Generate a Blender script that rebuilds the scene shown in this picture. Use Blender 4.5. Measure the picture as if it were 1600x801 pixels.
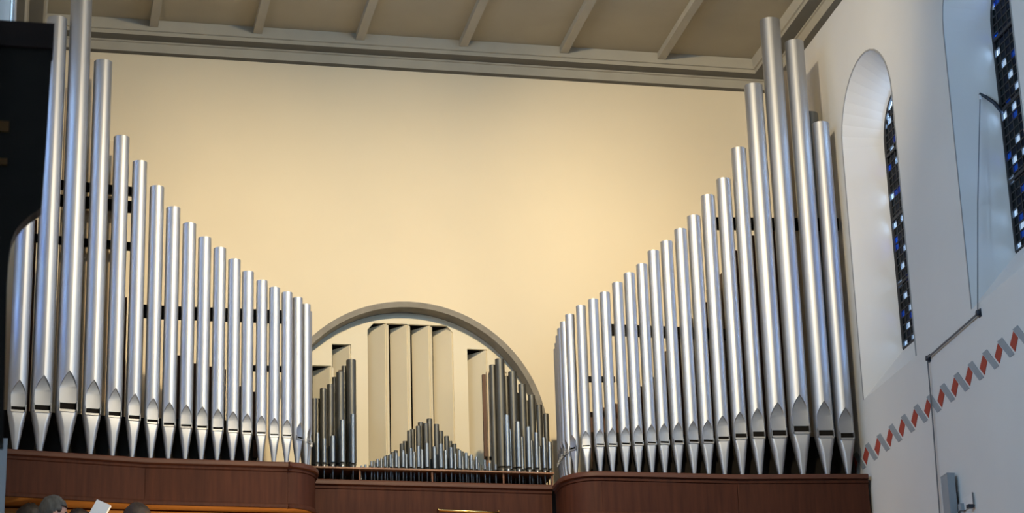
import bpy, bmesh, math, random
from mathutils import Vector, Matrix
random.seed(7)
S = bpy.context.scene
COL = S.collection
for o in list(bpy.data.objects): bpy.data.objects.remove(o)

# ------------------------------------------------------------------ camera
def make_camera():
    yaw, pit, rol = 0.21947827, 0.35150504, -0.03107701
    f = Vector((math.sin(yaw)*math.cos(pit), math.cos(yaw)*math.cos(pit), math.sin(pit)))
    r = Vector((math.cos(yaw), -math.sin(yaw), 0)); u = r.cross(f)
    r2 = math.cos(rol)*r + math.sin(rol)*u; u2 = -math.sin(rol)*r + math.cos(rol)*u
    m = Matrix((r2, u2, -f)).transposed().to_4x4(); m.translation = Vector((0, 0, 1.6))
    cd = bpy.data.cameras.new('camera'); cd.sensor_fit = 'HORIZONTAL'; cd.sensor_width = 36
    cd.lens = 3702.62/1600*36; cd.clip_start = .05; cd.clip_end = 200
    cd.dof.use_dof = True; cd.dof.focus_distance = 18.6; cd.dof.aperture_fstop = 7.0
    o = bpy.data.objects.new('camera', cd); o.matrix_world = m; COL.objects.link(o); S.camera = o
make_camera()

# ------------------------------------------------------------------ world, lights, exposure
W = bpy.data.worlds.new('world'); S.world = W; W.use_nodes = True
bg = W.node_tree.nodes['Background']; bg.inputs[0].default_value = (.62, .80, 1.0, 1); bg.inputs[1].default_value = 1.15
S.view_settings.view_transform = 'Standard'; S.view_settings.look = 'None'
S.view_settings.gamma = 1; S.view_settings.use_curve_mapping = False
S.view_settings.exposure = 0.0

XL, XR, YB, YF = -.09, 6.54, 18.45, -3.0      # nave walls, back wall, end behind the camera, shut by an added wall
ZF, ZG, ZC = 0.0, 4.0, 6.25                   # nave floor, gallery floor, top of the organ case
ZK = 10.20                                    # underside of the cornice
WIN = [16.26, 14.06]                          # window axes in view; more follow towards the camera
WINN = [11.86, 9.66, 7.46]

def area(name, loc, to, sx, sy, power, color):
    l = bpy.data.lights.new(name, 'AREA'); l.shape = 'RECTANGLE'; l.size = sx; l.size_y = sy
    l.energy = power; l.color = color
    o = bpy.data.objects.new(name, l); COL.objects.link(o); o.location = loc
    o.rotation_euler = (Vector(to)-Vector(loc)).to_track_quat('-Z', 'Y').to_euler(); return o
DAY = (.48, .73, 1.0)
for y in WINN:                                # daylight in the nave windows
    area('nave_window_light', (XR+.26, y, 8.15), (XR-2, y+.5, 7.6), .70, 1.75, 125, DAY)
    area('nave_window_light', (XL-.26, y, 8.15), (XL+2, y+.5, 7.6), .70, 1.75, 125, DAY)
for y in WIN:                                 # daylight outside the two windows in view and their twins
    area('window_light', (XR+.75, y, 8.3), (XR, y, 8.1), 1.1, 2.6, 420, (.42, .66, 1.0))
    area('window_light', (XL-.75, y, 8.3), (XL, y, 8.1), 1.1, 2.6, 420, (.42, .66, 1.0))
def spot(loc, to, power, color, ang, blend, rad):
    l = bpy.data.lights.new('nave_floodlight', 'SPOT'); l.energy = power; l.color = color
    l.spot_size = math.radians(ang); l.spot_blend = blend; l.shadow_soft_size = rad
    o = bpy.data.objects.new('nave_floodlight', l); COL.objects.link(o); o.location = loc
    o.rotation_euler = (Vector(to)-Vector(loc)).to_track_quat('-Z', 'Y').to_euler()
LAMP = (1.0, .81, .52)
spot((3.0, 12.2, 9.95), (6.40, 18.0, 9.35), 860, LAMP, 50, 1.0, .07)      # one on each pipe tower, one on the wall between
spot((3.4, 12.2, 9.95), (0.10, 17.8, 9.3), 500, LAMP, 50, 1.0, .07)
spot((3.2, 12.2, 9.90), (3.22, 18.45, 6.4), 1660, LAMP, 78, 1.0, .10)

gl = bpy.data.lights.new('gallery_lamp', 'POINT'); gl.energy = 42; gl.color = (1.0, .72, .38); gl.shadow_soft_size = .05
go = bpy.data.objects.new('gallery_lamp', gl); COL.objects.link(go); go.location = (1.5, 15.95, 5.15)

# ------------------------------------------------------------------ materials
MAT = {}
def mat(name, col, rough=.6, metal=0, var=.12, scale=6, stretch=(1, 1, 1), bump=0, col2=None, coat=0, spec=.5):
    m = bpy.data.materials.new(name); m.use_nodes = True; nt = m.node_tree; N = nt.nodes; L = nt.links
    b = N['Principled BSDF']; b.inputs['Roughness'].default_value = rough; b.inputs['Metallic'].default_value = metal
    b.inputs['Specular IOR Level'].default_value = spec
    if coat: b.inputs['Coat Weight'].default_value = coat; b.inputs['Coat Roughness'].default_value = .2
    tc = N.new('ShaderNodeTexCoord'); mp = N.new('ShaderNodeMapping'); mp.inputs['Scale'].default_value = stretch
    nz = N.new('ShaderNodeTexNoise'); nz.inputs['Scale'].default_value = scale; nz.inputs['Detail'].default_value = 5
    rp = N.new('ShaderNodeValToRGB'); c2 = col2 or tuple(c*(1-var) for c in col)
    rp.color_ramp.elements[0].position = .3; rp.color_ramp.elements[1].position = .7
    rp.color_ramp.elements[0].color = (*c2, 1); rp.color_ramp.elements[1].color = (*col, 1)
    L.new(tc.outputs['Object'], mp.inputs[0]); L.new(mp.outputs[0], nz.inputs[0]); L.new(nz.outputs[0], rp.inputs[0])
    L.new(rp.outputs[0], b.inputs['Base Color'])
    if bump:
        bp = N.new('ShaderNodeBump'); bp.inputs['Strength'].default_value = bump; bp.inputs['Distance'].default_value = .01
        L.new(nz.outputs[0], bp.inputs['Height']); L.new(bp.outputs[0], b.inputs['Normal'])
    MAT[name] = m; return m
mat('cream_plaster', (.80, .69, .50), .85, var=.04, scale=1.3, bump=.05)
mat('white_plaster', (.67, .66, .645), .85, var=.05, scale=1.5, bump=.06)
mat('niche_paint', (.80, .72, .55), .8, var=.04, scale=2)
mat('arch_plaster', (.29, .265, .225), .9, var=.22, scale=9, bump=.3)
mat('ceiling_panel', (.39, .34, .245), .9, var=.1, scale=2)
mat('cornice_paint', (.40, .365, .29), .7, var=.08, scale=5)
mat('cornice_shade', (.15, .14, .115), .8, var=.08, scale=5)  # darker copy of the cornice paint, shade of its down-facing soffits
mat('line_paint', (.30, .30, .30), .8, var=.1)
mat('pipe_metal', (.47, .475, .49), .52, 1, var=.02, scale=.8)
mat('lip_metal', (.35, .355, .37), .5, 1, var=.03, scale=3)
mat('lead_metal', (.125, .122, .11), .5, .8, var=.25, scale=14, stretch=(1, 1, .3))
mat('zinc_metal', (.24, .26, .28), .38, .9, var=.15, scale=14, stretch=(1, 1, .3))
mat('hollow_shade', (.012, .010, .008), .9, spec=.1)  # near-black stand-in for shade inside the mouths and the swell box
mat('walnut', (.058, .0175, .0085), .62, var=.3, scale=5, stretch=(7, 7, .6), col2=(.034, .010, .005), spec=.15)
mat('walnut_cap', (.080, .025, .0125), .55, var=.3, scale=5, stretch=(.8, 7, 7), col2=(.052, .016, .009), spec=.3)
mat('oak', (.60, .30, .085), .45, var=.2, scale=4, stretch=(.7, 5, 5), col2=(.50, .235, .06))
mat('pipe_wood', (.11, .045, .022), .6, var=.3, scale=5, stretch=(6, 6, .5))
mat('pale_wood', (.62, .50, .35), .6, var=.12, scale=5, stretch=(6, 6, .5))
mat('rail_black', (.012, .010, .008), .8, spec=.1)
mat('rack_wood', (.26, .12, .06), .5, var=.3, scale=6, stretch=(1, 6, 6))
mat('brass', (.80, .58, .22), .25, 1, var=.08)
mat('frieze_red', (.40, .055, .03), .8, var=.15, scale=20)
mat('frieze_grey', (.30, .325, .35), .8, var=.08, scale=20)
mat('cord_grey', (.16, .16, .17), .7)
mat('iron', (.035, .045, .065), .5, .3)
mat('grey_metal', (.34, .38, .42), .45, .2, var=.08)
mat('white_plastic', (.72, .72, .72), .5)
mat('stone_floor', (.30, .28, .25), .6, var=.2, scale=2)
mat('gallery_boards', (.28, .17, .08), .5, var=.25, scale=4, stretch=(.5, 6, 1))
mat('dark_wood', (.020, .012, .008), .6, var=.4, scale=8, bump=.3)
mat('dark_wood_top', (.035, .013, .009), .55, var=.35, scale=6, stretch=(1, 1, 4))
mat('amber_glint', (.22, .09, .015), .4)  # colour of the warm glint painted on the wall console
mat('lead_came', (.02, .02, .022), .6)
mat('skin', (.55, .30, .22), .55, var=.1, scale=12)
mat('hair_grey', (.11, .105, .095), .7, var=.5, scale=40, stretch=(1, 1, .3), bump=.5)
mat('hair_dark', (.022, .014, .010), .6, var=.5, scale=40, bump=.5)
mat('hair_brown', (.040, .022, .014), .6, var=.5, scale=40, bump=.5)
mat('cloth_dark', (.03, .032, .04), .9, var=.3, scale=30)
mat('cloth_blue', (.04, .06, .12), .9, var=.3, scale=30)
mat('paper', (.78, .82, .88), .8, var=.05)
mat('ink', (.20, .26, .40), .8)
def glass(name, col):
    m = bpy.data.materials.new(name); m.use_nodes = True; nt = m.node_tree; N = nt.nodes; L = nt.links
    N.remove(N['Principled BSDF']); out = N['Material Output']
    t = N.new('ShaderNodeBsdfTransparent'); g = N.new('ShaderNodeBsdfGlossy'); mx = N.new('ShaderNodeMixShader')
    nz = N.new('ShaderNodeTexNoise'); nz.inputs['Scale'].default_value = 9
    rp = N.new('ShaderNodeValToRGB'); rp.color_ramp.elements[0].color = (*[c*.7 for c in col], 1); rp.color_ramp.elements[1].color = (*col, 1)
    L.new(nz.outputs[0], rp.inputs[0]); L.new(rp.outputs[0], t.inputs[0])
    g.inputs['Roughness'].default_value = .15; g.inputs['Color'].default_value = (.6, .65, .7, 1); mx.inputs[0].default_value = .06
    L.new(t.outputs[0], mx.inputs[1]); L.new(g.outputs[0], mx.inputs[2]); L.new(mx.outputs[0], out.inputs[0]); MAT[name] = m
glass('glass_clear', (.95, .97, 1)); glass('glass_navy', (.012, .022, .075)); glass('glass_blue', (.05, .22, .55)); glass('glass_smoke', (.03, .045, .05))

# ------------------------------------------------------------------ helpers
def link(name, me, m=None, parent=None, smooth=False):
    o = bpy.data.objects.new(name, me); COL.objects.link(o)
    if m:
        for k in (m if isinstance(m, (list, tuple)) else [m]): me.materials.append(MAT[k])
    if parent: o.parent = parent
    if smooth:
        for p in me.polygons: p.use_smooth = True
    return o
def mesh(name, v, f, m=None, parent=None, smooth=False, fix=True):
    me = bpy.data.meshes.new(name); me.from_pydata([tuple(a) for a in v], [], f); me.update()
    if fix:
        b = bmesh.new(); b.from_mesh(me); bmesh.ops.recalc_face_normals(b, faces=b.faces); b.to_mesh(me); b.free()
    return link(name, me, m, parent, smooth)
BF = [(0, 1, 3, 2), (4, 6, 7, 5), (0, 4, 5, 1), (2, 3, 7, 6), (0, 2, 6, 4), (1, 5, 7, 3)]
class MB:
    def __init__(s): s.v = []; s.f = []; s.mi = []
    def add(s, v, f, k=0):
        n = len(s.v); s.v += [tuple(a) for a in v]; s.f += [tuple(i+n for i in q) for q in f]; s.mi += [k]*len(f); return s
    def box(s, x0, x1, y0, y1, z0, z1, k=0):
        return s.add([(x, y, z) for x in (x0, x1) for y in (y0, y1) for z in (z0, z1)], BF, k)
    def hexa(s, a, b, k=0):            # two quads of four points each, joined
        n = 4; return s.add(list(a)+list(b), [(0, 1, 2, 3), (7, 6, 5, 4)]+[(i, (i+1) % n, (i+1) % n+n, i+n) for i in range(n)], k)
    def prism(s, pts, d, k=0):         # polygon of 3d points pushed by vector d
        n = len(pts); p = [Vector(q) for q in pts]; d = Vector(d)
        return s.add(p+[q+d for q in p], [tuple(range(n)), tuple(range(2*n-1, n-1, -1))]+[(i, (i+1) % n, (i+1) % n+n, i+n) for i in range(n)], k)
    def tube(s, pts, r, n=8, k=0, caps=True):
        pts = [Vector(p) for p in pts]; rs = r if isinstance(r, (list, tuple)) else [r]*len(pts); v = []; f = []
        for i, p in enumerate(pts):
            t = (pts[min(i+1, len(pts)-1)]-pts[max(i-1, 0)]).normalized()
            a = t.orthogonal().normalized() if i == 0 else (a-t*a.dot(t)).normalized()
            b = t.cross(a)
            v += [p+(a*math.cos(2*math.pi*j/n)+b*math.sin(2*math.pi*j/n))*rs[i] for j in range(n)]
        for i in range(len(pts)-1):
            for j in range(n): f.append((i*n+j, i*n+(j+1) % n, (i+1)*n+(j+1) % n, (i+1)*n+j))
        if caps: f += [tuple(range(n))[::-1], tuple(range(len(v)-n, len(v)))]
        return s.add(v, f, k)
    def lathe(s, prof, c=(0, 0, 0), n=20, k=0):     # (r, z) rows round a vertical axis
        v = [(c[0]+r*math.cos(2*math.pi*j/n), c[1]+r*math.sin(2*math.pi*j/n), c[2]+z) for r, z in prof for j in range(n)]
        f = [(i*n+j, i*n+(j+1) % n, (i+1)*n+(j+1) % n, (i+1)*n+j) for i in range(len(prof)-1) for j in range(n)]
        f += [tuple(range(n))[::-1], tuple(range(len(v)-n, len(v)))]; return s.add(v, f, k)
    def build(s, name, m, parent=None, smooth=False):
        o = mesh(name, s.v, s.f, m, parent, smooth)
        if isinstance(m, (list, tuple)):
            for p, k in zip(o.data.polygons, s.mi): p.material_index = k
        return o
def auto(o, ang=35):
    me = o.data
    for p in me.polygons: p.use_smooth = True
    b = bmesh.new(); b.from_mesh(me); lim = math.radians(ang)
    for e in b.edges:
        if len(e.link_faces) == 2 and e.calc_face_angle(0) > lim: e.smooth = False
    b.to_mesh(me); b.free(); return o
def tag(o, label=None, cat=None, group=None, kind=None):
    if label: o['label'] = label
    if cat: o['category'] = cat
    if group: o['group'] = group
    if kind: o['kind'] = kind
    return o
def empty(name, loc=(0, 0, 0), rz=0):
    o = bpy.data.objects.new(name, None); COL.objects.link(o); o.location = loc; o.rotation_euler = (0, 0, rz); o.empty_display_size = .1; return o
def struct(o): o['kind'] = 'structure'; return o
ORD = ['', 'first', 'second', 'third', 'fourth', 'fifth', 'sixth', 'seventh', 'eighth', 'ninth', 'tenth', 'eleventh', 'twelfth', 'thirteenth',
       'fourteenth', 'fifteenth', 'sixteenth', 'seventeenth', 'eighteenth', 'nineteenth', 'twentieth']
TENS = {2: 'twenty', 3: 'thirty', 4: 'forty', 5: 'fifty'}
def ordw(n): return ORD[n] if n <= 20 else (TENS[n//10]+'-'+ORD[n % 10] if n % 10 else TENS[n//10][:-1]+'ieth')

# ------------------------------------------------------------------ the room
struct(MB().box(XL-.5, XR+.5, YF, YB+.6, ZF-.2, ZF).build('floor', 'stone_floor'))
struct(MB().box(XL-.5, XR+.5, YF-.2, YF, ZF, 10.6).build('wall_light_block', 'white_plaster'))  # unseen end wall, added to keep sky light off the console
gal = struct(MB().box(XL, XR, 14.2, YB, ZG-.25, ZG).build('floor_gallery', 'gallery_boards'))

AC, AZ, AR, AD = 3.224, 6.93, 1.108, .15      # arch in the back wall: axis, springing, radius, depth
def back_wall():
    mb = MB(); N = 40; z1 = 10.5
    xs = [AC-AR*math.cos(math.pi*i/N) for i in range(N+1)]; zs = [AZ+AR*math.sin(math.pi*i/N) for i in range(N+1)]
    q = lambda a: mb.add([(x, YB, z) for x, z in a], [tuple(range(len(a)))])
    q([(XL-.4, ZF), (xs[0], ZF), (xs[0], AZ), (xs[0], z1), (XL-.4, z1)]); q([(xs[-1], ZF), (XR+.4, ZF), (XR+.4, z1), (xs[-1], z1), (xs[-1], AZ)])
    for i in range(N): q([(xs[i], zs[i]), (xs[i+1], zs[i+1]), (xs[i+1], z1), (xs[i], z1)])
    q([(xs[0], ZF), (xs[-1], ZF), (xs[-1], 5.0), (xs[0], 5.0)])
    o = struct(mb.build('wall_back', 'cream_plaster'))
    sb = MB(); pts = [(xs[0], 5.0)]+list(zip(xs, zs))+[(xs[-1], 5.0)]      # soffit and jambs of the arch
    for (a, b), (c, d) in zip(pts, pts[1:]): sb.add([(a, YB, b), (c, YB, d), (c, YB+AD, d), (a, YB+AD, b)], [(0, 1, 2, 3)])
    s = sb.build('arch_soffit', 'arch_plaster', o, True)
    rb = MB(); R2 = 1.157; pts = [(math.cos(math.pi*i/N), math.sin(math.pi*i/N)) for i in range(N+1)]
    for (c0, s0), (c1, s1) in zip(pts, pts[1:]):
        ring = [(AC-AR*c0, AZ+AR*s0), (AC-AR*c1, AZ+AR*s1), (AC-R2*c1, AZ+R2*s1), (AC-R2*c0, AZ+R2*s0)]
        rb.hexa([(x, YB-.006, z) for x, z in ring], [(x, YB+.001, z) for x, z in ring])
    rb.build('arch_band', 'arch_plaster', o)
    return o
wall_back = back_wall()

# swell box front inside the arch: fixed boards with openings, and the slanted shutters
BAYS = [(2.447, 2.605, 7.592), (2.613, 2.773, 7.786), (2.914, 3.072, 7.985), (3.077, 3.257, 7.985), (3.265, 3.445, 7.985), (3.450, 3.643, 7.985), (3.764, 3.935, 7.786), (3.943, 4.10, 7.592)]
BAYS = [(a*.9931, b*.9931, 1.6+(z-1.6)*.9931) for a, b, z in BAYS]
def niche():
    y0, y1, zb = YB+AD, YB+AD+.03, 6.0
    root = empty('swell_box', (AC, y0, zb)); inv = Matrix.Translation((-AC, -y0, -zb))
    tag(root, 'cream swell box front with slanted vertical shutters inside the arched niche', 'swell box')
    mb = MB(); az = lambda x: AZ+math.sqrt(max(0, AR*AR*1.02-(x-AC)**2))
    def strip(x0, x1, zlo):
        n = max(1, int((x1-x0)/.05)); 
        for i in range(n):
            a, b = x0+(x1-x0)*i/n, x0+(x1-x0)*(i+1)/n
            mb.hexa([(a, y0, zlo), (b, y0, zlo), (b, y0, az(b)), (a, y0, az(a))], [(a, y1, zlo), (b, y1, zlo), (b, y1, az(b)), (a, y1, az(a))])
    x = AC-AR
    for a, b, zt in BAYS: strip(x, a, zb); strip(a, b, zt); x = b
    strip(x, AC+AR, zb)
    # chamfered corners of the tallest openings
    for (xa, sg) in ((BAYS[2][0], 1), (BAYS[5][1], -1)):
        zt = BAYS[2][2]; mb.prism([(xa, y0, zt), (xa+sg*.052, y0, zt), (xa, y0, zt-.06)], (0, .03, 0))
    o = mb.build('front_board', 'niche_paint', root); o.matrix_parent_inverse = inv
    c = MB()                                               # inside of the box, its shade put into the colour
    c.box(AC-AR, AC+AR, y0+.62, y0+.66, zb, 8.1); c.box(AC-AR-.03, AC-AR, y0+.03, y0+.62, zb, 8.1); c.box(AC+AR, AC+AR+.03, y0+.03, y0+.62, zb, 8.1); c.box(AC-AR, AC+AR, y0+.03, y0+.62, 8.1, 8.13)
    o = c.build('inner_box', 'hollow_shade', root); o.matrix_parent_inverse = inv
    al = math.radians(50)
    for a, b, zt in BAYS:
        w = (b-a-(.062 if 3.05 < a < 3.5 else .036))/math.cos(al); t = .050
        ax, ay = b-.012, y0+.006                           # front right edge of the shutter
        d = Vector((-math.cos(al), math.sin(al), 0)); nn = Vector((math.sin(al), math.cos(al), 0))
        p = Vector((ax, ay, zb)); P = [p, p+d*w, p+d*w+nn*t, p+nn*t]
        m = MB().hexa(P, [q+Vector((0, 0, zt-.004-zb)) for q in P]); s = m.build('shutter', 'niche_paint', root); s.matrix_parent_inverse = inv
niche()

# side walls with round arched, splayed windows
WHALF, WSPR, WSILL, GD, GHALF, GSPR, GSILL = .56, 8.99, 6.86, .30, .38, 8.95, 7.23
def outline(c, half, spr, sill, n=18):
    return [(c-half, sill)]+[(c-half*math.cos(math.pi*i/n), spr+half*math.sin(math.pi*i/n)) for i in range(n+1)]+[(c+half, sill)]
def side_wall(name, X, sg):
    mb = MB(); cs = sorted(WIN+WINN); z1 = 10.5; q = lambda a: mb.add([(X, y, z) for y, z in a], [tuple(range(len(a)))])
    y = YF
    for c in cs:
        q([(y, ZF), (c-WHALF, ZF), (c-WHALF, WSILL), (c-WHALF, WSPR), (c-WHALF, z1), (y, z1)]); q([(c-WHALF, ZF), (c+WHALF, ZF), (c+WHALF, WSILL), (c-WHALF, WSILL)])
        o = outline(c, WHALF, WSPR, WSILL)[1:-1]
        for a, b in zip(o, o[1:]): q([a, b, (b[0], z1), (a[0], z1)])
        y = c+WHALF
    q([(y, ZF), (YB+.6, ZF), (YB+.6, z1), (y, z1), (y, WSPR), (y, WSILL)])
    wall = struct(mb.build(name, 'white_plaster'))
    return wall
def window(name, wall, X, sg, c):
    root = empty(name, (X, c, WSILL)); struct(root); inv = Matrix.Translation((-X, -c, -WSILL))
    A = outline(c, WHALF, WSPR, WSILL); B = outline(c, GHALF, GSPR, GSILL); n = len(A); Xg = X+sg*GD
    mb = MB()
    for i in range(n-1): mb.add([(X, *A[i]), (X, *A[i+1]), (Xg, *B[i+1]), (Xg, *B[i])], [(0, 1, 2, 3)])
    o = mb.build('reveal', 'white_plaster', root); o.matrix_parent_inverse = inv; auto(o, 40)
    o = MB().add([(X, *A[0]), (X, *A[-1]), (Xg, *B[-1]), (Xg, *B[0])], [(0, 1, 2, 3)]).build('sill', 'white_plaster', root); o.matrix_parent_inverse = inv
    m2 = MB(); w = .014; O = outline(c, WHALF+w, WSPR, WSILL+.0)          # painted grey line round the opening
    for i in range(n-1): m2.hexa([(X, *A[i]), (X, *A[i+1]), (X, *O[i+1]), (X, *O[i])], [(X-sg*.004, *A[i]), (X-sg*.004, *A[i+1]), (X-sg*.004, *O[i+1]), (X-sg*.004, *O[i])])
    o = m2.build('edge_line', 'line_paint', root); o.matrix_parent_inverse = inv
    # leaded glass: small panes between lead cames
    rnd = random.Random(int(c*100)+int(sg)); pb = MB(); lb = MB(); cw, ch = GHALF*2/9, .062; row = 0; z = GSILL
    x0, x1 = Xg, Xg+sg*.006
    while z < GSPR+GHALF:
        z2 = z+ch; hw = GHALF if z2 <= GSPR else math.sqrt(max(0, GHALF**2-(z2-GSPR)**2))
        for k in range(9):
            ya, yb = c-GHALF+k*cw, c-GHALF+(k+1)*cw
            ya, yb = max(ya, c-hw), min(yb, c+hw)
            if yb-ya < .012: continue
            r = rnd.random(); border = k in (0, 8)
            mi = 0 if (row+2*k) % 4 == 0 and r < .55 else (2 if r > .90 else (3 if border or r < .35 else 1))
            g = .005; pb.box(min(x0, x1), max(x0, x1), ya+g, yb-g, z+g, z2-g, mi)
            lb.box(min(x0, x1)-.003, max(x0, x1)+.003, ya-g, ya+g, z, z2)
        lb.box(min(x0, x1)-.003, max(x0, x1)+.003, c-hw, c+hw, z-.005, z+.005); z = z2; row += 1
    o = pb.build('glass_panes', ['glass_clear', 'glass_navy', 'glass_blue', 'glass_smoke'], root); o.matrix_parent_inverse = inv; o['kind'] = 'stuff'
    for a, b in zip(B, B[1:]): lb.tube([(Xg, *a), (Xg, *b)], .016, 6)
    lb.tube([(Xg, *B[0]), (Xg, *B[-1])], .016, 6)
    for zz in (7.75, 8.3, 8.85): lb.box(Xg-.012, Xg+.012, c-GHALF, c+GHALF, zz-.012, zz+.012)
    o = lb.build('lead_cames', 'lead_came', root); o.matrix_parent_inverse = inv; o['kind'] = 'stuff'
wall_right = side_wall('wall_right', XR, 1); wall_left = side_wall('wall_left', XL, -1)
n = 1
for X, sg, w in ((XR, 1, wall_right), (XL, -1, wall_left)):
    for c in WIN+WINN: window('window_%d' % n, w, X, sg, c); n += 1

# ceiling: sunk panels between ribs, and the cornice
ceil = struct(MB().box(XL-.4, XR+.4, YF, YB+.6, 10.41, 10.6).build('ceiling', 'ceiling_panel'))
ribm = None
for x in (1.04, 1.912, 2.788, 3.69, 4.58, 5.462):
    o = MB().box(-.036, .036, YF, YB-.24, 0, .06).build('rib', 'cornice_paint', ceil) if ribm is None else link('rib', ribm, None, ceil)
    ribm = o.data; o.location = (x, 0, 10.352)
PROF = [(0, 0, 1), (.065, 0, 0), (.085, .068, 0), (.10, .072, 0), (.10, .085, 1), (.215, .085, 0), (.215, .118, 0), (.232, .122, 0), (.25, .21, 0)]   # out from the wall, up, soffit face after it coloured darker for shade
def cornice(name, f):
    mb = MB()
    for (p, z, k), (p2, z2, _) in zip(PROF, PROF[1:]):
        a, b = f(p); c, d = f(p2)
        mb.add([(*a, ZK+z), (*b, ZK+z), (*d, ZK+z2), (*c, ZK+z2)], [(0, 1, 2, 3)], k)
    struct(mb.build(name, ['cornice_paint', 'cornice_shade']))
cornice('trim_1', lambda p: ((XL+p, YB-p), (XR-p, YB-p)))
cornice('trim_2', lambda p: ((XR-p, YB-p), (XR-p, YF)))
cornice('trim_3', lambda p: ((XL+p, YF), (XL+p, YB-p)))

# painted zigzag frieze on the right wall: grey and red bars
gm = rm = None; y = 17.14
while y > 6.5:
    G = [(.000, 6.503), (-.083, 6.506), (-.249, 6.335), (-.171, 6.335)]; R = [(-.008, 6.488), (-.070, 6.424), (-.003, 6.347), (.065, 6.416)]
    if gm is None:
        o = MB().prism([(0, a, z-6.42) for a, z in G], (-.003, 0, 0)).build('grey_bar', 'frieze_grey', wall_right); gm = o.data
        p = MB().prism([(0, a, z-6.42) for a, z in R], (-.003, 0, 0)).build('red_bar', 'frieze_red', wall_right); rm = p.data
    else: o = link('grey_bar', gm, None, wall_right); p = link('red_bar', rm, None, wall_right)
    o.location = (XR-.0005, y, 6.42); p.location = (XR-.0005, y, 6.42); y -= .2615

# ------------------------------------------------------------------ organ cases
def arc(cx, cy, r, a0, a1, n=10): return [(cx+r*math.cos(math.radians(a0+(a1-a0)*i/n)), cy+r*math.sin(math.radians(a0+(a1-a0)*i/n))) for i in range(n+1)]
def sweep(mb, path, prof):
    P = [Vector(p) for p in path]; n = len(P); rows = []
    for i in range(n):
        ns = []
        if i > 0: d = (P[i]-P[i-1]).normalized(); ns.append(Vector((d.y, -d.x)))
        if i < n-1: d = (P[i+1]-P[i]).normalized(); ns.append(Vector((d.y, -d.x)))
        m = sum(ns, Vector((0, 0))).normalized(); m = m/max(.4, m.dot(ns[0]))
        rows.append([(P[i].x+m.x*o, P[i].y+m.y*o, z) for o, z in prof])
    k = len(prof); v = [q for r in rows for q in r]
    f = [(i*k+j, i*k+(j+1) % k, (i+1)*k+(j+1) % k, (i+1)*k+j) for i in range(n-1) for j in range(k)]
    f += [tuple(range(k)), tuple(range((n-1)*k, n*k))[::-1]]
    return mb.add(v, f)
CAP = [(-.16, 6.204), (.012, 6.204), (.026, 6.212), (.026, 6.238), (.016, 6.25), (-.16, 6.25)]
PAN = [(-.028, 5.92), (0, 5.92), (0, 6.204), (-.028, 6.204)]
FOOTM = [(-.01, 5.905), (.012, 5.905), (.012, 5.925), (0, 5.94), (-.01, 5.94)]
GROOVE = [(0, 6.178), (.008, 6.182), (.008, 6.204), (0, 6.204)]
PL = [(XL+.035, 16.75), (.985, 16.90)]; PL2 = [(.985, 16.90), (2.03, 16.912)]; PL3 = [(2.03, 16.912)]+arc(2.03, 17.142, .23, -90, 0)+[(2.26, 17.36)]
PR = [(5.49, 16.92), (XR-.03, 16.80)]; PR2 = [(4.42, 16.93), (5.49, 16.92)]; PR3 = [(4.16, 17.36)]+arc(4.42, 17.19, .26, 180, 270)
def case(name, label, panels, path, back):
    r = empty(name, (path[0][0], path[0][1], 5.905)); inv = Matrix.Translation(-r.location); tag(r, label, 'organ case')
    for nm, p in panels:
        q = [Vector(a) for a in p]
        if nm == 'panel':                        # hairline joints between boards
            d = (q[1]-q[0]).normalized()*.0015; q = [q[0]+d, q[1]-d]
        o = sweep(MB(), q, PAN).build(nm, 'walnut', r); o.matrix_parent_inverse = inv
        if nm == 'corner_panel': auto(o, 50)
    for nm, pr, m in (('cap', CAP, 'walnut_cap'), ('cap_moulding', GROOVE, 'walnut'), ('foot_moulding', FOOTM, 'walnut')):
        o = sweep(MB(), path, pr).build(nm, m, r); o.matrix_parent_inverse = inv; auto(o, 40)
    inner = [(x, y) for x, y in path]
    top = MB(); pts = [(x, y+.03, 6.215) for x, y in inner]+[(inner[-1][0], back, 6.215), (inner[0][0], back, 6.215)]
    top.prism(pts, (0, 0, .03)); o = top.build('chest_top', 'rail_black', r); o.matrix_parent_inverse = inv
    bot = MB(); pts = [(x, y+.012, 5.922) for x, y in inner]+[(inner[-1][0], back, 5.922), (inner[0][0], back, 5.922)]
    bot.prism(pts, (0, 0, .02)); o = bot.build('soffit', 'oak', r); o.matrix_parent_inverse = inv
    return r
case('organ_case', 'dark walnut case under the left silver pipes, rounded at its right corner', [('panel', PL), ('panel', PL2), ('corner_panel', PL3)], PL+PL2[1:]+PL3[1:], 18.3)
case('organ_case', 'dark walnut case under the right silver pipes, rounded at its left corner', [('corner_panel', PR3), ('panel', PR2), ('panel', PR)], PR3+PR2[1:]+PR[1:], 18.3)
PC = [(2.288, 17.366), (4.132, 17.366)]
for pth, l in (([(XL+.03, 17.02), (1.0, 17.12), (1.79, 17.12)], 'left'), ([(4.41, 17.13), (5.45, 17.13), (XR-.03, 17.06)], 'right')):
    o = MB(); sweep(o, pth, [(0, 6.25), (0, 6.62), (-.02, 6.62), (-.02, 6.25)])  # black sheet added to darken the gaps between the feet
    tag(o.build('feet_shade_board', 'rail_black'), 'low black board added for the shade behind the pipe feet of the %s case' % l, 'screen', 'boards added for the shade behind the pipe feet')
case('organ_case', 'straight recessed walnut case in the middle under the small dark pipes', [('panel', PC)], PC, 18.3)

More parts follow.
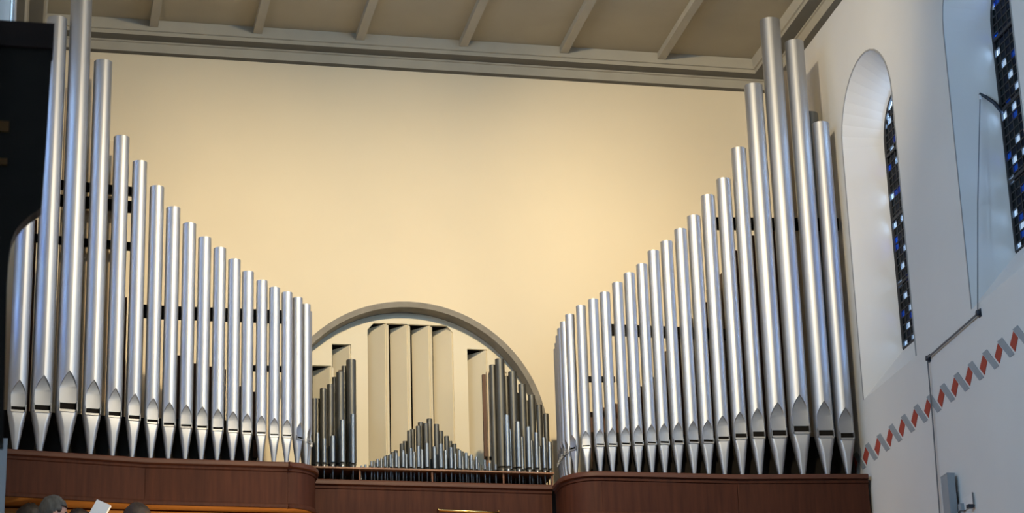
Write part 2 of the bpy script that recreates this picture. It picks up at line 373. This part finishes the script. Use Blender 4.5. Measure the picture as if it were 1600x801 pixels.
# light oak lower body below the cases
lb = empty('organ_cabinet', (3.2, 17.1, ZG)); tag(lb, 'light oak lower organ body below the dark cases, behind the heads', 'organ cabinet'); inv = Matrix.Translation(-lb.location)
o = MB().box(XL+.01, XR-.01, 17.14, 18.3, ZG, 5.90).build('body', 'oak', lb); o.matrix_parent_inverse = inv
for z0, z1 in ((5.79, 5.902), (4.86, 4.98), (ZG, ZG+.12)):
    o = MB().box(XL+.01, XR-.01, 17.09, 17.14, z0, z1).build('rail', 'oak', lb); o.matrix_parent_inverse = inv
for i in range(9):
    x = XL+.01+i*(XR-XL-.10)/8
    o = MB().box(x, x+.08, 17.10, 17.14, ZG+.12, 5.79).build('stile', 'oak', lb); o.matrix_parent_inverse = inv

# ------------------------------------------------------------------ the silver facade pipes
def pipe_mesh(r, zt, zp, zs, zb):
    """body standing on z = 0 at the case top; mouth towards -Y. peak zp, slot zs..zb"""
    zs += (zs-zb)*.35; th = math.radians(50); nin, nout = 8, 30
    zl = zs+(zp-zs)*.45
    def half(z):
        if z <= zl: return th
        t = (z-zl)/(zp-zl); return th*max(0.0, math.cos(t*math.pi/2)**.9*(1-.25*t)) if t < 1 else 0.0
    P = lambda a, z, rr=r: (rr*math.sin(a), -rr*math.cos(a), z)
    # body: shell with the mouth cut out
    rows = [zb, zs, zl]+[zl+(zp-zl)*k/8 for k in range(1, 8)]+[zp]
    v = []; f = []
    for z in rows:
        h = max(half(z), .002)
        v += [P(h+(2*math.pi-2*h)*j/nout, z) for j in range(nout+1)]
    k = nout+1
    for i in range(len(rows)-1):
        for j in range(nout): f.append((i*k+j, i*k+j+1, (i+1)*k+j+1, (i+1)*k+j))
    b0 = (len(rows)-1)*k; t0 = len(v)
    v += [P(.002+(2*math.pi-.004)*j/nout, zt) for j in range(nout+1)]
    for j in range(nout): f.append((b0+j, b0+j+1, t0+j+1, t0+j))
    f.append((b0, t0, t0+nout, b0+nout))
    i0 = len(v); v += [P(.002+(2*math.pi-.004)*j/nout, zt, r-.002) for j in range(nout+1)]; i1 = len(v); v += [P(.002+(2*math.pi-.004)*j/nout, zt-.12, r-.002) for j in range(nout+1)]
    for j in range(nout): f.append((t0+j, t0+j+1, i0+j+1, i0+j)); f.append((i0+j, i0+j+1, i1+j+1, i1+j))
    f.append(tuple(range(i1, i1+nout)))
    body = (v, f)
    # upper lip: flat pointed plate, set back, with the rim that joins it to the shell
    yp = -r*math.cos(th)*.98; v = []; f = []; lr = rows[1:]
    for z in lr:
        h = half(z); e = r*math.sin(h); ye = -r*math.cos(h); s = .87
        yy = yp-(0 if z <= zl else (r-abs(yp))*.85*((z-zl)/(zp-zl))**2)
        zi = z-(.004 if z > zl else 0)
        v += [(-e, ye, z), (-e*s, yy, zi), (0, yy, zi), (e*s, yy, zi), (e, ye, z)]
    for i in range(len(lr)-1):
        for j in range(4): f.append((i*5+j, i*5+j+1, (i+1)*5+j+1, (i+1)*5+j))
    lip = (v, f)
    # foot: cone, flattened under the mouth
    tip = .15*r+.004; v = []; f = []; fr = [0, .25, .45, .6, .75, .88, 1.0]
    for t in fr:
        z = zb*t; rr = tip+(r-tip)*t; h = th*(.42+.58*max(0, (t-.55)/.45))
        row = [(rr*math.sin(-h+2*h*j/nin), -rr*math.cos(h), z) for j in range(nin)]
        row += [P(h+(2*math.pi-2*h)*j/nout, z, rr) for j in range(nout)]
        v += row
    k = nin+nout
    for i in range(len(fr)-1):
        for j in range(k): f.append((i*k+j, i*k+(j+1) % k, (i+1)*k+(j+1) % k, (i+1)*k+j))
    f.append(tuple(range(k))[::-1]); f.append(tuple(range((len(fr)-1)*k, len(fr)*k)))
    foot = (v, f)
    e = r*math.sin(th)
    q = max(.012, r*.24); d0, d1 = yp-.004, yp-.004-q*.22
    low = MB().hexa([(-e*.96, d0, zb), (e*.96, d0, zb), (e*.96, yp+.012, zb), (-e*.96, yp+.012, zb)], [(-e*.94, d1, zb-q), (e*.94, d1, zb-q), (e*.94, yp+.012, zb-q), (-e*.94, yp+.012, zb-q)])
    dark = MB().box(-e*.97, e*.97, yp+.008, yp+.014, zb+.001, zs+.004)  # dark plate paints the shade within the slot
    ear = lambda sg: MB().box(min(sg*e*.97, sg*(e*.97+.0035)), max(sg*e*.97, sg*(e*.97+.0035)), yp-.020*r/.06, yp+.01, zb-.014, zs+.010)
    return body, lip, foot, low, dark, ear
def facade_pipe(x, y, r, zt, zp, zs, zb, face, label):
    """face: direction of the mouth, degrees turned from -Y (positive = towards +X)"""
    root = empty('facade_pipe', (x, y, ZC), math.radians(face)); tag(root, label, 'organ pipe', 'silver facade pipes')
    body, lip, foot, low, dark, ear = pipe_mesh(r, zt-ZC, zp-ZC, zs-ZC, zb-ZC)
    auto(mesh('body', *body, 'pipe_metal', root), 50); auto(mesh('upper_lip', *lip, 'lip_metal', root), 20); auto(mesh('foot', *foot, 'pipe_metal', root), 60)
    low.build('lower_lip', 'lip_metal', root); mo = dark.build('mouth', 'hollow_shade', root)
    for sg in (-1, 1): ear(sg).build('ear', 'lip_metal', mo)
PIPES_L = [
(0.052,16.856,0.0700,9.200,6.783,6.580,6.561),(0.224,16.881,0.0775,9.723,6.829,6.599,6.570),(0.405,16.908,0.0830,9.990,6.878,6.626,6.590),
(0.587,16.934,0.0700,9.408,6.826,6.603,6.577),(0.747,16.958,0.0610,8.796,6.777,6.593,6.571),(0.891,16.978,0.0560,8.606,6.747,6.578,6.558),
(1.027,16.998,0.0550,8.416,6.724,6.559,6.544),(1.155,17.010,0.0540,8.255,6.699,6.542,6.529),(1.280,17.010,0.0510,8.132,6.687,6.534,6.522),
(1.398,17.010,0.0495,8.023,6.677,6.528,6.516),(1.514,17.010,0.0480,7.944,6.661,6.520,6.508),(1.626,17.010,0.0475,7.856,6.647,6.510,6.499),
(1.730,17.010,0.0450,7.763,6.634,6.502,6.490),(1.837,17.010,0.0425,7.696,6.623,6.496,6.485),(1.934,17.010,0.0415,7.644,6.608,6.484,6.475),
(2.029,17.010,0.0410,7.610,6.599,6.481,6.471),(2.113,17.040,0.0390,7.581,6.593,6.477,6.467),(2.184,17.098,0.0370,7.550,6.576,6.471,6.461),
(2.206,17.175,0.0360,7.520,6.570,6.465,6.456),(2.205,17.250,0.0350,7.490,6.560,6.460,6.451),(2.203,17.323,0.0340,7.460,6.552,6.455,6.446)]
PIPES_R = [
(6.393,16.902,0.0700,9.229,6.795,6.584,6.555),(6.227,16.921,0.0785,9.961,6.848,6.604,6.571),(6.036,16.944,0.0830,10.158,6.897,6.638,6.604),
(5.860,16.965,0.0750,9.564,6.836,6.606,6.573),(5.702,16.985,0.0620,9.000,6.795,6.599,6.568),(5.563,17.001,0.0590,8.731,6.765,6.586,6.561),
(5.427,17.018,0.0570,8.586,6.737,6.566,6.549),(5.301,17.025,0.0540,8.407,6.699,6.541,6.527),(5.184,17.025,0.0505,8.287,6.691,6.537,6.524),
(5.062,17.025,0.0490,8.178,6.675,6.528,6.513),(4.950,17.025,0.0475,8.092,6.665,6.520,6.508),(4.848,17.025,0.0450,7.974,6.654,6.513,6.503),
(4.742,17.025,0.0450,7.894,6.643,6.506,6.496),(4.641,17.025,0.0425,7.810,6.627,6.499,6.489),(4.535,17.025,0.0415,7.725,6.616,6.491,6.481),
(4.438,17.025,0.0400,7.663,6.604,6.488,6.478),(4.343,17.050,0.0385,7.615,6.595,6.480,6.471),(4.265,17.105,0.0365,7.558,6.579,6.477,6.466),
(4.237,17.178,0.0350,7.520,6.572,6.468,6.459),(4.229,17.250,0.0345,7.490,6.565,6.462,6.453),(4.231,17.321,0.0340,7.455,6.558,6.456,6.448),
(4.236,17.391,0.0330,7.415,6.550,6.452,6.444),(4.242,17.459,0.0320,7.390,6.545,6.448,6.440)]
for i, p in enumerate(PIPES_L):
    face = 8 if i < 7 else {16: 35, 17: 62, 18: 90, 19: 90, 20: 90}.get(i, 0)
    facade_pipe(*p, face, ('tallest silver pipe of the left case, ' if i == 2 else 'silver facade pipe, ')+ordw(i+1)+' from the left end of the left case')
for i, p in enumerate(PIPES_R):
    face = -7 if i < 7 else {16: -18, 17: -50}.get(i, 0) if i < 18 else -80
    facade_pipe(*p, face, ('tallest silver pipe of the right case, ' if i == 2 else 'silver facade pipe, ')+ordw(i+1)+' from the right wall in the right case')

# dark rails that hold the facade pipes from behind
def rail(label, path, z0, z1, ends=None):
    mb = MB(); sweep(mb, path, [(0, z0), (0, z1), (-.035, z1), (-.035, z0)])
    tag(mb.build('pipe_rail', 'rail_black'), label, 'rail', 'rails behind the facade pipes')
off = lambda P, d: [(x, y+d) for x, y in P]
rail('upper black rail behind the tall left pipes', [(XL+.02, 16.955), (.95, 17.085)], 8.375, 8.443)
rail('black rail just below the top one behind tall left pipes', [(XL+.02, 16.955), (.95, 17.085)], 8.238, 8.325)
rail('third black rail down behind the tall left pipes', [(XL+.02, 16.955), (.95, 17.085)], 7.93, 7.99)
rail('long black rail at mid height behind the shorter left pipes', [(.93, 17.05), (1.05, 17.066), (2.03, 17.060)], 7.39, 7.488)
rail('thin low black rail behind the last left pipes', [(1.78, 17.054), (2.02, 17.052), (2.13, 17.10)], 7.0, 7.04)
rail('long black rail at mid height behind the shorter right pipes', [(4.52, 17.071), (5.42, 17.081), (5.62, 17.066)], 7.40, 7.488)
rail('upper black rail behind the tall right pipes', [(5.50, 17.115), (XR-.02, 17.0)], 8.35, 8.45)
rail('thin low black rail behind the first right pipes', [(4.36, 17.085), (4.60, 17.067)], 7.015, 7.055)

# wooden pipes standing inside the cases
def wood_pipe(x, y, w, zt, m, label, grp, zb=6.245):
    r = empty('wooden_pipe', (x, y, zb)); tag(r, label, 'organ pipe', grp)
    h = zt-zb; b = MB().box(-w/2, w/2, -w*.6, w*.6, .16, h); b.build('body', m, r)
    MB().box(-w/2-.002, w/2+.002, -w*.6-.014, -w*.6, .16, .30).build('cap', m, r)
    MB().box(-w*.4, w*.4, -w*.6-.002, -w*.6+.002, .30, .335).build('mouth', 'hollow_shade', r)  # shade of the opening, put on as a dark slab
    MB().lathe([(.012, 0), (.02, .16)], n=10).build('foot', m, r)
IL = [(.10, 8.25), (.24, 8.15), (.38, 8.05), (.52, 7.95), (.66, 7.80), (.80, 7.65), (.93, 7.55), (1.06, 7.48), (1.17, 7.34), (1.27, 7.20), (1.37, 7.14), (1.47, 7.12), (1.57, 7.10), (1.66, 7.03), (1.74, 6.97), (1.815, 6.93)]
for i, (x, z) in enumerate(IL): wood_pipe(x, 17.42, .085 if x < 1.1 else .072, z, 'pipe_wood', 'brown wooden pipe inside the left case, %s from the left wall, seen through gaps' % ordw(i+1), 'brown wooden pipes inside the cases')
IR = [(6.36, 8.75), (6.22, 8.65), (6.08, 8.55), (5.94, 8.42), (5.80, 8.28), (5.67, 8.08), (5.56, 7.96), (5.46, 7.82), (5.36, 7.68), (5.26, 7.54), (5.16, 7.40), (5.08, 7.28), (5.00, 7.17), (4.91, 7.09), (4.81, 7.00), (4.70, 6.94), (4.60, 6.905), (4.505, 6.865)]
for i, (x, z) in enumerate(IR): wood_pipe(x, 17.45, .085 if x > 5.4 else .068, z, 'pipe_wood', 'brown wooden pipe inside the right case, %s from the right wall, seen through gaps' % ordw(i+1), 'brown wooden pipes inside the cases')
for x, z, l in ((.19, 9.42, 'behind the first tall left pipes'), (.352, 9.30, 'left of the tallest left pipe, behind it'), (.516, 9.56, 'behind the tallest left pipe'), (.676, 8.87, 'behind the fourth and fifth left pipes')):
    wood_pipe(x, 17.25, .075, z, 'pale_wood', 'pale wooden pipe standing '+l, 'pale wooden pipes inside the cases')
wood_pipe(6.25, 17.28, .09, 9.85, 'pale_wood', 'pale wooden pipe behind the two tallest right pipes', 'pale wooden pipes inside the cases')
r = empty('zinc_pipe', (6.43, 17.24, 6.2465)); tag(r, 'round grey pipe behind the outermost right pipe, beside the wall', 'organ pipe')
auto(MB().lathe([(.072, .3), (.072, 3.22), (.066, 3.22), (.066, 3.0)], n=24).build('body', 'zinc_metal', r)); MB().lathe([(.015, 0), (.072, .3)], n=24).build('foot', 'zinc_metal', r, True)

# ------------------------------------------------------------------ small pipes on the middle case
tag(MB().box(2.275, 4.175, 17.44, 17.80, 6.362, 6.374).build('pipe_rack', 'rack_wood'), 'thin wooden rack board in which the small dark pipes stand', 'pipe rack')
k = 0
for y, l in ((17.47, 'front'), (17.77, 'back')):
    for x in (2.298, 2.648, 3.212, 3.775, 4.192):
        k += 1; tag(MB().lathe([(.008, 0), (.006, .02), (.008, .112)], (x if x < 4.18 else 4.163, y, ZC), n=8).build('rack_post', 'rack_wood'), '%s slim post from the left in the %s row under the rack board' % (ordw((k-1) % 5+1), l), 'post', 'posts under the rack board')
tag(MB().box(2.27, 4.165, 17.83, 17.86, ZC, 6.40).build('rack_screen', 'rail_black'), 'low black board behind the small dark pipes in the middle', 'screen')
CACHE = {}
def small_pipe(x, y, r, zt, m, label, grp, zm=None):
    r *= 1.3; h = zt-ZC; zm = zm or min(.13+r*1.6, h*.55); root = empty('metal_pipe', (x, y, ZC)); tag(root, label, 'organ pipe', grp)
    n = 14
    auto(MB().lathe([(r, zm+.012), (r, h), (r-.0015, h), (r-.0015, h-.03)], n=n).build('body', m, root))
    MB().lathe([(.0045, 0), (.0065, .10), (r*.6, zm*.8), (r, zm)], n=n).build('foot', m, root, True)
    MB().box(-r*.7, r*.7, -r*.80, -r*.74+.004, zm, zm+.012).build('mouth', 'hollow_shade', root)  # painted shade of the small mouth slit
    MB().prism([(-r*.72, -r*.72, zm+.012), (r*.72, -r*.72, zm+.012), (0, -r*1.0, zm+.012+r*2.2)], (0, .004, 0)).build('upper_lip', m, root)
BL = [(2.316, 6.963, .018), (2.348, 6.978, .017), (2.387, 7.046, .0205), (2.443, 7.081, .0205), (2.486, 7.159, .017), (2.522, 7.183, .026), (2.562, 7.254, .017), (2.608, 7.287, .030)]
for i, (x, z, r) in enumerate(BL): small_pipe(x, 17.62+(.055 if i in (1, 4, 6) else 0), r, z, 'lead_metal', 'dark lead pipe, %s from the left in the tall left cluster before the arch' % ordw(i+1), 'dark pipes of the left cluster')
BR = [(3.765, 7.307, .022), (3.812, 7.339, .030), (3.872, 7.217, .020), (3.912, 7.236, .027), (3.951, 7.08, .017), (3.988, 7.135, .024), (4.034, 7.021, .016), (4.062, 7.048, .022), (4.121, 6.97, .020), (4.174, 6.899, .017)]
for i, (x, z, r) in enumerate(BR): small_pipe(x-.008, 17.62+(.06 if i in (0, 2, 4, 6) else 0), r, z, 'lead_metal', 'dark lead pipe, %s from the left in the tall right cluster before the arch' % ordw(i+1), 'dark pipes of the right cluster')
BC = [(2.699, 6.426), (2.725, 6.43), (2.751, 6.437), (2.771, 6.447), (2.791, 6.458), (2.811, 6.468), (2.831, 6.479), (2.851, 6.49), (2.871, 6.507), (2.897, 6.535), (2.931, 6.549), (2.964, 6.577), (3.004, 6.619), (3.038, 6.654), (3.066, 6.726), (3.099, 6.752), (3.137, 6.766), (3.164, 6.811), (3.197, 6.789), (3.234, 6.842), (3.28, 6.785), (3.322, 6.745), (3.359, 6.691), (3.395, 6.665), (3.42, 6.630), (3.454, 6.605), (3.479, 6.57), (3.504, 6.559), (3.525, 6.535), (3.543, 6.523), (3.563, 6.495), (3.582, 6.486), (3.622, 6.467), (3.648, 6.452), (3.675, 6.455), (3.702, 6.442)]
for i, (x, z) in enumerate(BC):
    r = .0065+.0115*max(0, (z-6.42)/.42)**.7
    small_pipe(x, 17.62+(.05 if i % 2 else 0), r, z, 'lead_metal', 'small dark pipe, %s from the left in the back row of the middle pyramid' % ordw(i+1), 'dark pipes of the middle pyramid', min(.135+r, (z-ZC)*.75))
AL = [(2.325, 6.652, .013), (2.377, 6.608, .013), (2.444, 6.63, .015), (2.519, 6.76, .016), (2.600, 6.81, .013)]
AR_ = [(3.822, 6.842, .017), (3.850, 6.74, .013), (3.909, 6.79, .016), (3.945, 6.68, .012), (3.992, 6.752, .015), (4.022, 6.65, .012), (4.055, 6.706, .014), (4.085, 6.61, .011), (4.115, 6.666, .014), (4.160, 6.634, .013)]
for i, (x, z, r) in enumerate(AL): small_pipe(x, 17.50, r, z, 'zinc_metal', 'short bluish pipe, %s from the left in front of the left dark cluster' % ordw(i+1), 'short front row pipes')
for i, (x, z, r) in enumerate(AR_): small_pipe(x, 17.50+(.04 if i in (1, 3, 5, 7) else 0), r, z, 'zinc_metal', 'short bluish pipe, %s from the left in front of the right dark cluster' % ordw(i+1), 'short front row pipes')
FX = [2.665, 2.701, 2.744, 2.770, 2.792, 2.828, 2.850, 2.871, 2.893, 2.913, 2.938, 2.962, 2.992, 3.021, 3.052, 3.083, 3.113, 3.144, 3.180, 3.245, 3.290, 3.333, 3.370, 3.407, 3.437, 3.466, 3.488, 3.509, 3.529, 3.549, 3.571, 3.593, 3.636, 3.678, 3.722]
for i, x in enumerate(FX):
    d = abs(x-3.235); z = 6.395+.215*max(0, 1-d/.58)**.85-(.03 if i % 2 else 0)*(d < .4); r = .0055+.008*max(0, 1-d/.6)
    small_pipe(x, 17.50+(.03 if i % 2 else 0), r, z, 'zinc_metal', 'tiny bluish pipe, %s from the left in the front row of the middle pyramid' % ordw(i+1), 'short front row pipes', min(.128+r, (z-ZC)*.8))
wood_pipe(3.742, 17.790, .032, 7.287, 'pale_wood', 'slim pale wooden pipe left of the tall right cluster', 'slim wooden pipes of the middle')
wood_pipe(3.704, 17.785, .026, 7.26, 'pipe_wood', 'slim brown wooden pipe left of the tall right cluster', 'slim wooden pipes of the middle')
for x, z, k in ((2.540, 7.24, 'left'), (2.495, 7.12, 'far left')): wood_pipe(x, 17.745, .03, z, 'pipe_wood', 'slim brown wooden pipe behind the %s dark cluster' % k, 'slim wooden pipes of the middle')

# brass lamp bar on the middle case
bl = empty('brass_lamp', (3.466, 17.33, 6.02)); tag(bl, 'brass tube lamp across the front of the middle case', 'lamp')
MB().tube([(-.232, 0, .002), (.232, 0, -.008)], .011, 12).build('tube', 'brass', bl, True)
for s in (-1, 1):
    MB().tube([(s*.232, 0, 0), (s*.236, .0, .014), (s*.236, .034, .014)], .006, 8).build('bracket', 'brass', bl, True)

# ------------------------------------------------------------------ things on the right wall
c = MB(); c.tube([(6.70, 14.47, 8.43), (6.60, 14.48, 7.6), (XR-.02, 14.49, 6.79)], .004, 6)
c.tube([(XR-.02, 14.49, 6.78), (XR-.02, 15.44, 6.762)], .008, 6); c.tube([(XR-.02, 15.445, 6.755), (XR-.018, 15.46, 6.3), (XR-.018, 15.49, 5.6)], .005, 6)
tag(c.build('pull_cord', 'cord_grey'), 'thin grey window cord running over the right wall between two pulleys', 'cord')
for y, z, l in ((14.49, 6.785, 'below the nearer window'), (15.445, 6.76, 'at the corner of the cord')):
    p = empty('pulley', (XR, y, z)); tag(p, 'small dark pulley on the right wall '+l, 'pulley', 'cord pulleys')
    MB().tube([(-.03, 0, 0), (-.008, 0, 0)], .020, 14).build('wheel', 'iron', p, True); MB().box(-.008, 0, -.018, .018, -.028, .028).build('plate', 'iron', p)
lv = empty('window_lever', (XR+GD, 14.42, 8.30)); tag(lv, 'dark blue curved opening lever sticking out of the nearer window', 'lever')
MB().tube([(-.002, 0, -.02), (-.05, .025, .07), (-.10, .045, .12), (-.145, .05, .145)], [.016, .014, .012, .010], 8).build('arm', 'iron', lv, True)
MB().tube([(-.143, .05, .135), (-.143, .05, .105), (-.143, .05, .10)], [.008, .011, .004], 8).build('cord_ring', 'white_plastic', lv, True)
MB().tube([(XR-.02, 15.372, 5.45), (XR-.02, 15.378, 5.64)], [.012, .009], 8).build('x', 'cord_grey')
o = bpy.data.objects['x']; o.name = 'cord_weight'; tag(o, 'slim weight on the end of the window cord, lower right wall', 'weight')
def grey_post(x, y, sg, label):
    p = empty('column_speaker', (x, y, ZG+.9)); tag(p, label, 'post', 'grey metal posts on the side walls')
    MB().box(-.028, .028, -.06, .06, 0, .91).build('housing', 'grey_metal', p); MB().box(-.030, .030, -.062, .062, .91, .918).build('end_cap', 'grey_metal', p)
    MB().box(-.024, .024, -.064, -.06, .02, .89).build('front_strip', 'grey_metal', p)
    for z in (.3, .75): MB().box(min(sg*.028, sg*.055), max(sg*.028, sg*.055), -.02, .02, z, z+.04).build('wall_bracket', 'cord_grey', p)
grey_post(XR-.055, 15.20, 1, 'grey metal post on the right wall at the bottom edge')
grey_post(XL+.058, 15.00, -1, 'grey metal post by the left wall, below the dark foreground piece')
hk = empty('wall_socket', (XR, 15.0, 5.56)); tag(hk, 'small white bracket on the right wall beside the grey post', 'bracket')
MB().box(-.012, 0, -.10, .085, -.03, .055).build('plate', 'white_plastic', hk); MB().box(-.05, -.012, -.105, -.06, -.05, -.028).build('hook', 'iron', hk)
MB().box(-.016, -.011, -.108, -.100, -.03, .055).build('edge', 'cord_grey', hk); MB().box(-.04, 0, .06, .10, -.03, .02).build('clip', 'grey_metal', hk)

# ------------------------------------------------------------------ dark wooden piece on the left wall, close to the camera
Y0 = 7.0; k = Y0/5.0
def zz(z): return 1.6+(z-1.6)*k
wc = empty('wall_console', (XL, Y0+.035, zz(3.0))); tag(wc, 'dark wooden wall console with brown moulded top, blurred in the left foreground', 'console'); inv = Matrix.Translation(-wc.location)
prof = [(.060*k-.003, zz(3.93)), (.0545*k, zz(3.72)), (.049*k, zz(3.545)), (.040*k, zz(3.535)), (.026*k, zz(3.525)), (.010*k, zz(3.508)), (-.004*k, zz(3.488)), (-.013*k, zz(3.462)), (-.017*k, zz(3.42)), (-.0185*k, zz(3.366)), (-.014*k, zz(3.18)), (-.010*k, zz(3.0))]
pts = [(XL, Y0, zz(3.93))]+[(x, Y0, z) for x, z in prof]+[(XL, Y0, zz(3.0))]
o = MB().prism(pts, (0, .07, 0)).build('body', 'dark_wood', wc); o.matrix_parent_inverse = inv
o = MB().box(XL, .058*k+.004, Y0-.012, Y0+.085, zz(3.93), zz(3.992)).build('top_moulding', 'dark_wood_top', wc); o.matrix_parent_inverse = inv
for za, zb_ in ((3.72, 3.745), (3.64, 3.655)):
    o = MB().box(XL, -.03*k, Y0-.008, Y0, zz(za), zz(zb_)).build('glint_strip', 'amber_glint', wc); o.matrix_parent_inverse = inv  # amber strips paint a warm reflection on the dark body

# ------------------------------------------------------------------ singers on the gallery
def bake(o):
    dg = bpy.context.evaluated_depsgraph_get(); me = bpy.data.meshes.new_from_object(o.evaluated_get(dg)); old = o.data
    o.modifiers.clear(); o.data = me; bpy.data.meshes.remove(old)
def person(x, y, rz, top, hair, cloth, label, hold=False, female=False):
    H = top-ZG; s = H/1.75; root = empty('person', (x, y, ZG), rz); tag(root, label, 'person', 'singers on the gallery')
    # local frame: the person faces +X
    J = {}; E = []; R = {}
    def j(n, p, r, par=None): J[n] = Vector(p)*s; R[n] = r*s; (E.append((par, n)) if par else None)
    j('pelvis', (0, 0, .95), .15); j('waist', (0, 0, 1.10), .135, 'pelvis'); j('chest', (.01, 0, 1.30), .16, 'waist'); j('neckb', (-.005, 0, 1.46), .075, 'chest'); j('neck', (.01, 0, 1.53), .055, 'neckb'); j('head', (.015, 0, 1.60), .06, 'neck')
    for t, sg in (('l', 1), ('r', -1)):
        j(t+'hip', (0, sg*.10, .90), .105, 'pelvis'); j(t+'knee', (.015, sg*.11, .50), .065, t+'hip'); j(t+'ankle', (-.01, sg*.115, .09), .042, t+'knee'); j(t+'toe', (.15, sg*.13, .035), .035, t+'ankle')
        j(t+'sh', (0, sg*.18, 1.40), .075, 'chest')
        hx = (.26, sg*.08, 1.36) if hold else (.03, sg*.25, .88)
        j(t+'el', (.06, sg*.23, 1.14), .046, t+'sh'); j(t+'wr', hx, .030, t+'el'); w = Vector(hx); j(t+'palm', w+Vector((.055, -sg*.02, .03)), .034, t+'wr')
        for q in range(4):
            L = (.030, .034, .032, .026)[q]; b = w+Vector((.085, -sg*(.005+.0), .055-.022*q)); j(t+'f%d' % q, b, .0095, t+'palm'); j(t+'g%d' % q, b+Vector((L, -sg*.012, .004)), .009, t+'f%d' % q); j(t+'h%d' % q, b+Vector((L*1.4, -sg*.036, .002)), .008, t+'g%d' % q)
        b = w+Vector((.045, -sg*.02, .065)); j(t+'th', b, .011, t+'palm'); j(t+'ti', b+Vector((.035, -sg*.012, .022)), .0095, t+'th')
    names = list(J); me = bpy.data.meshes.new('body'); me.from_pydata([J[n] for n in names], [(names.index(a), names.index(b)) for a, b in E], [])
    o = bpy.data.objects.new('body', me); COL.objects.link(o)
    md = o.modifiers.new('skin', 'SKIN'); md.use_smooth_shade = True
    for i, n in enumerate(names): v = me.skin_vertices[0].data[i]; v.radius = (R[n], R[n]*(1.25 if n in ('pelvis', 'waist', 'chest') else 1)); v.use_root = (n == 'pelvis')
    sm = o.modifiers.new('sub', 'SUBSURF'); sm.levels = 1; sm.render_levels = 1
    bpy.context.view_layer.update(); bake(o)
    # head: shaped ellipsoid with brow, nose, chin, ears, joined into the same mesh
    b = bmesh.new(); b.from_mesh(o.data); hc = Vector((.02, 0, 1.63))*s
    r = bmesh.ops.create_uvsphere(b, u_segments=28, v_segments=20, radius=1)
    for v in r['verts']:
        p = v.co.copy(); X = p.x*.090; Y = p.y*(.074-.012*max(0, p.x)); Z = p.z*.118
        if p.z < -.2: X += .010*max(0, p.x)*(-p.z); Y *= 1-.22*(-p.z-.2)
        if p.x > .55:                                          # face: brow, eye hollows, nose, lips
            f = math.exp(-(p.y/.16)**2); X += .026*f*math.exp(-((p.z+.22)/.16)**2)+.006*f*math.exp(-((p.z+.52)/.08)**2)
            X -= .012*(math.exp(-((abs(p.y)-.36)/.16)**2))*math.exp(-((p.z-.02)/.12)**2); X += .006*math.exp(-((p.z-.22)/.1)**2)
        v.co = hc+Vector((X, Y, Z))*s
    for sg in (-1, 1):
        r = bmesh.ops.create_uvsphere(b, u_segments=10, v_segments=8, radius=1)
        for v in r['verts']: v.co = hc+Vector((-.005+v.co.x*.020, sg*.078+v.co.y*.008, -.015+v.co.z*.032))*s
    for f in b.faces: f.smooth = True
    b.to_mesh(o.data); b.free(); o.data.materials.clear(); o.data.materials.append(MAT['skin']); o.parent = root
    # eyes
    e = MB()
    for sg in (-1, 1): e.lathe([(.0005, -.008), (.006, -.006), (.009, 0), (.006, .006), (.0005, .008)], hc/s+Vector((.082, sg*.03, .004)), 8)
    e.v = [tuple(Vector(q)*s) for q in e.v]; e.build('eyes', 'iron', root, True)
    # hair cap
    b = bmesh.new(); bmesh.ops.create_uvsphere(b, u_segments=28, v_segments=18, radius=1); rnd = random.Random(int(x*1000))
    for v in list(b.verts):
        p = v.co
        lim = .30 if p.x > .45 else (-.05 if p.x > .0 else (-.62 if not female else -1.1))
        if p.z < lim: b.verts.remove(v)
    for v in b.verts:
        p = v.co.copy(); q = 1+.10*rnd.random()
        v.co = hc+Vector((p.x*.100*q-.004, p.y*.083*q, p.z*.120*q+.002))*s
    r = bmesh.ops.solidify(b, geom=b.faces[:], thickness=.012)
    m2 = bpy.data.meshes.new('hair'); b.to_mesh(m2); b.free(); link('hair', m2, hair, root, True)
    # clothes: jacket and trousers as shells grown from the body
    for nm, z0, z1 in (('jacket', .86, 1.49), ('trousers', .06, .90)):
        b = bmesh.new(); b.from_mesh(o.data); b.normal_update()
        bmesh.ops.delete(b, geom=[v for v in b.verts if not (z0*s <= v.co.z <= z1*s) or (nm == 'jacket' and (v.co.x > .25*s))], context='VERTS')
        for v in b.verts: v.co += v.normal*.012
        m3 = bpy.data.meshes.new(nm); b.to_mesh(m3); b.free(); link(nm, m3, cloth, root, True)
    return root
person(.305, 16.12, math.radians(10), 5.747, 'hair_grey', 'cloth_dark', 'grey-haired person in profile facing right at the lower left', hold=True)
person(.160, 16.76, math.radians(4), 5.850, 'hair_dark', 'cloth_blue', 'dark-haired person at the far left behind the grey-haired person')
person(.500, 16.76, math.radians(4), 5.820, 'hair_dark', 'cloth_blue', 'dark-haired person mostly hidden behind the face of the grey-haired person')
person(.880, 16.18, math.radians(12), 5.725, 'hair_brown', 'cloth_dark', 'brown-haired person right of the white song sheet')
# song sheet held by the grey-haired singer
sh = empty('song_sheet', (.585, 16.08, 5.56)); tag(sh, 'folded white song sheet held up beside the grey-haired person', 'paper')
d = Vector((.075, .02, .15)).normalized(); a = Vector((.045, -.012, -.022)); q = Vector((0, 0, 0)); L = .17
MB().hexa([q-a, q+a, q+a+d*L, q-a+d*L], [p+Vector((0, .002, 0)) for p in (q-a, q+a, q+a+d*L, q-a+d*L)]).build('front_page', 'paper', sh)
MB().hexa([q+a, q+a+Vector((.008, .05, 0)), q+a+d*L+Vector((.008, .05, 0)), q+a+d*L], [p+Vector((.002, 0, 0)) for p in (q+a, q+a+Vector((.008, .05, 0)), q+a+d*L+Vector((.008, .05, 0)), q+a+d*L)]).build('back_page', 'paper', sh)
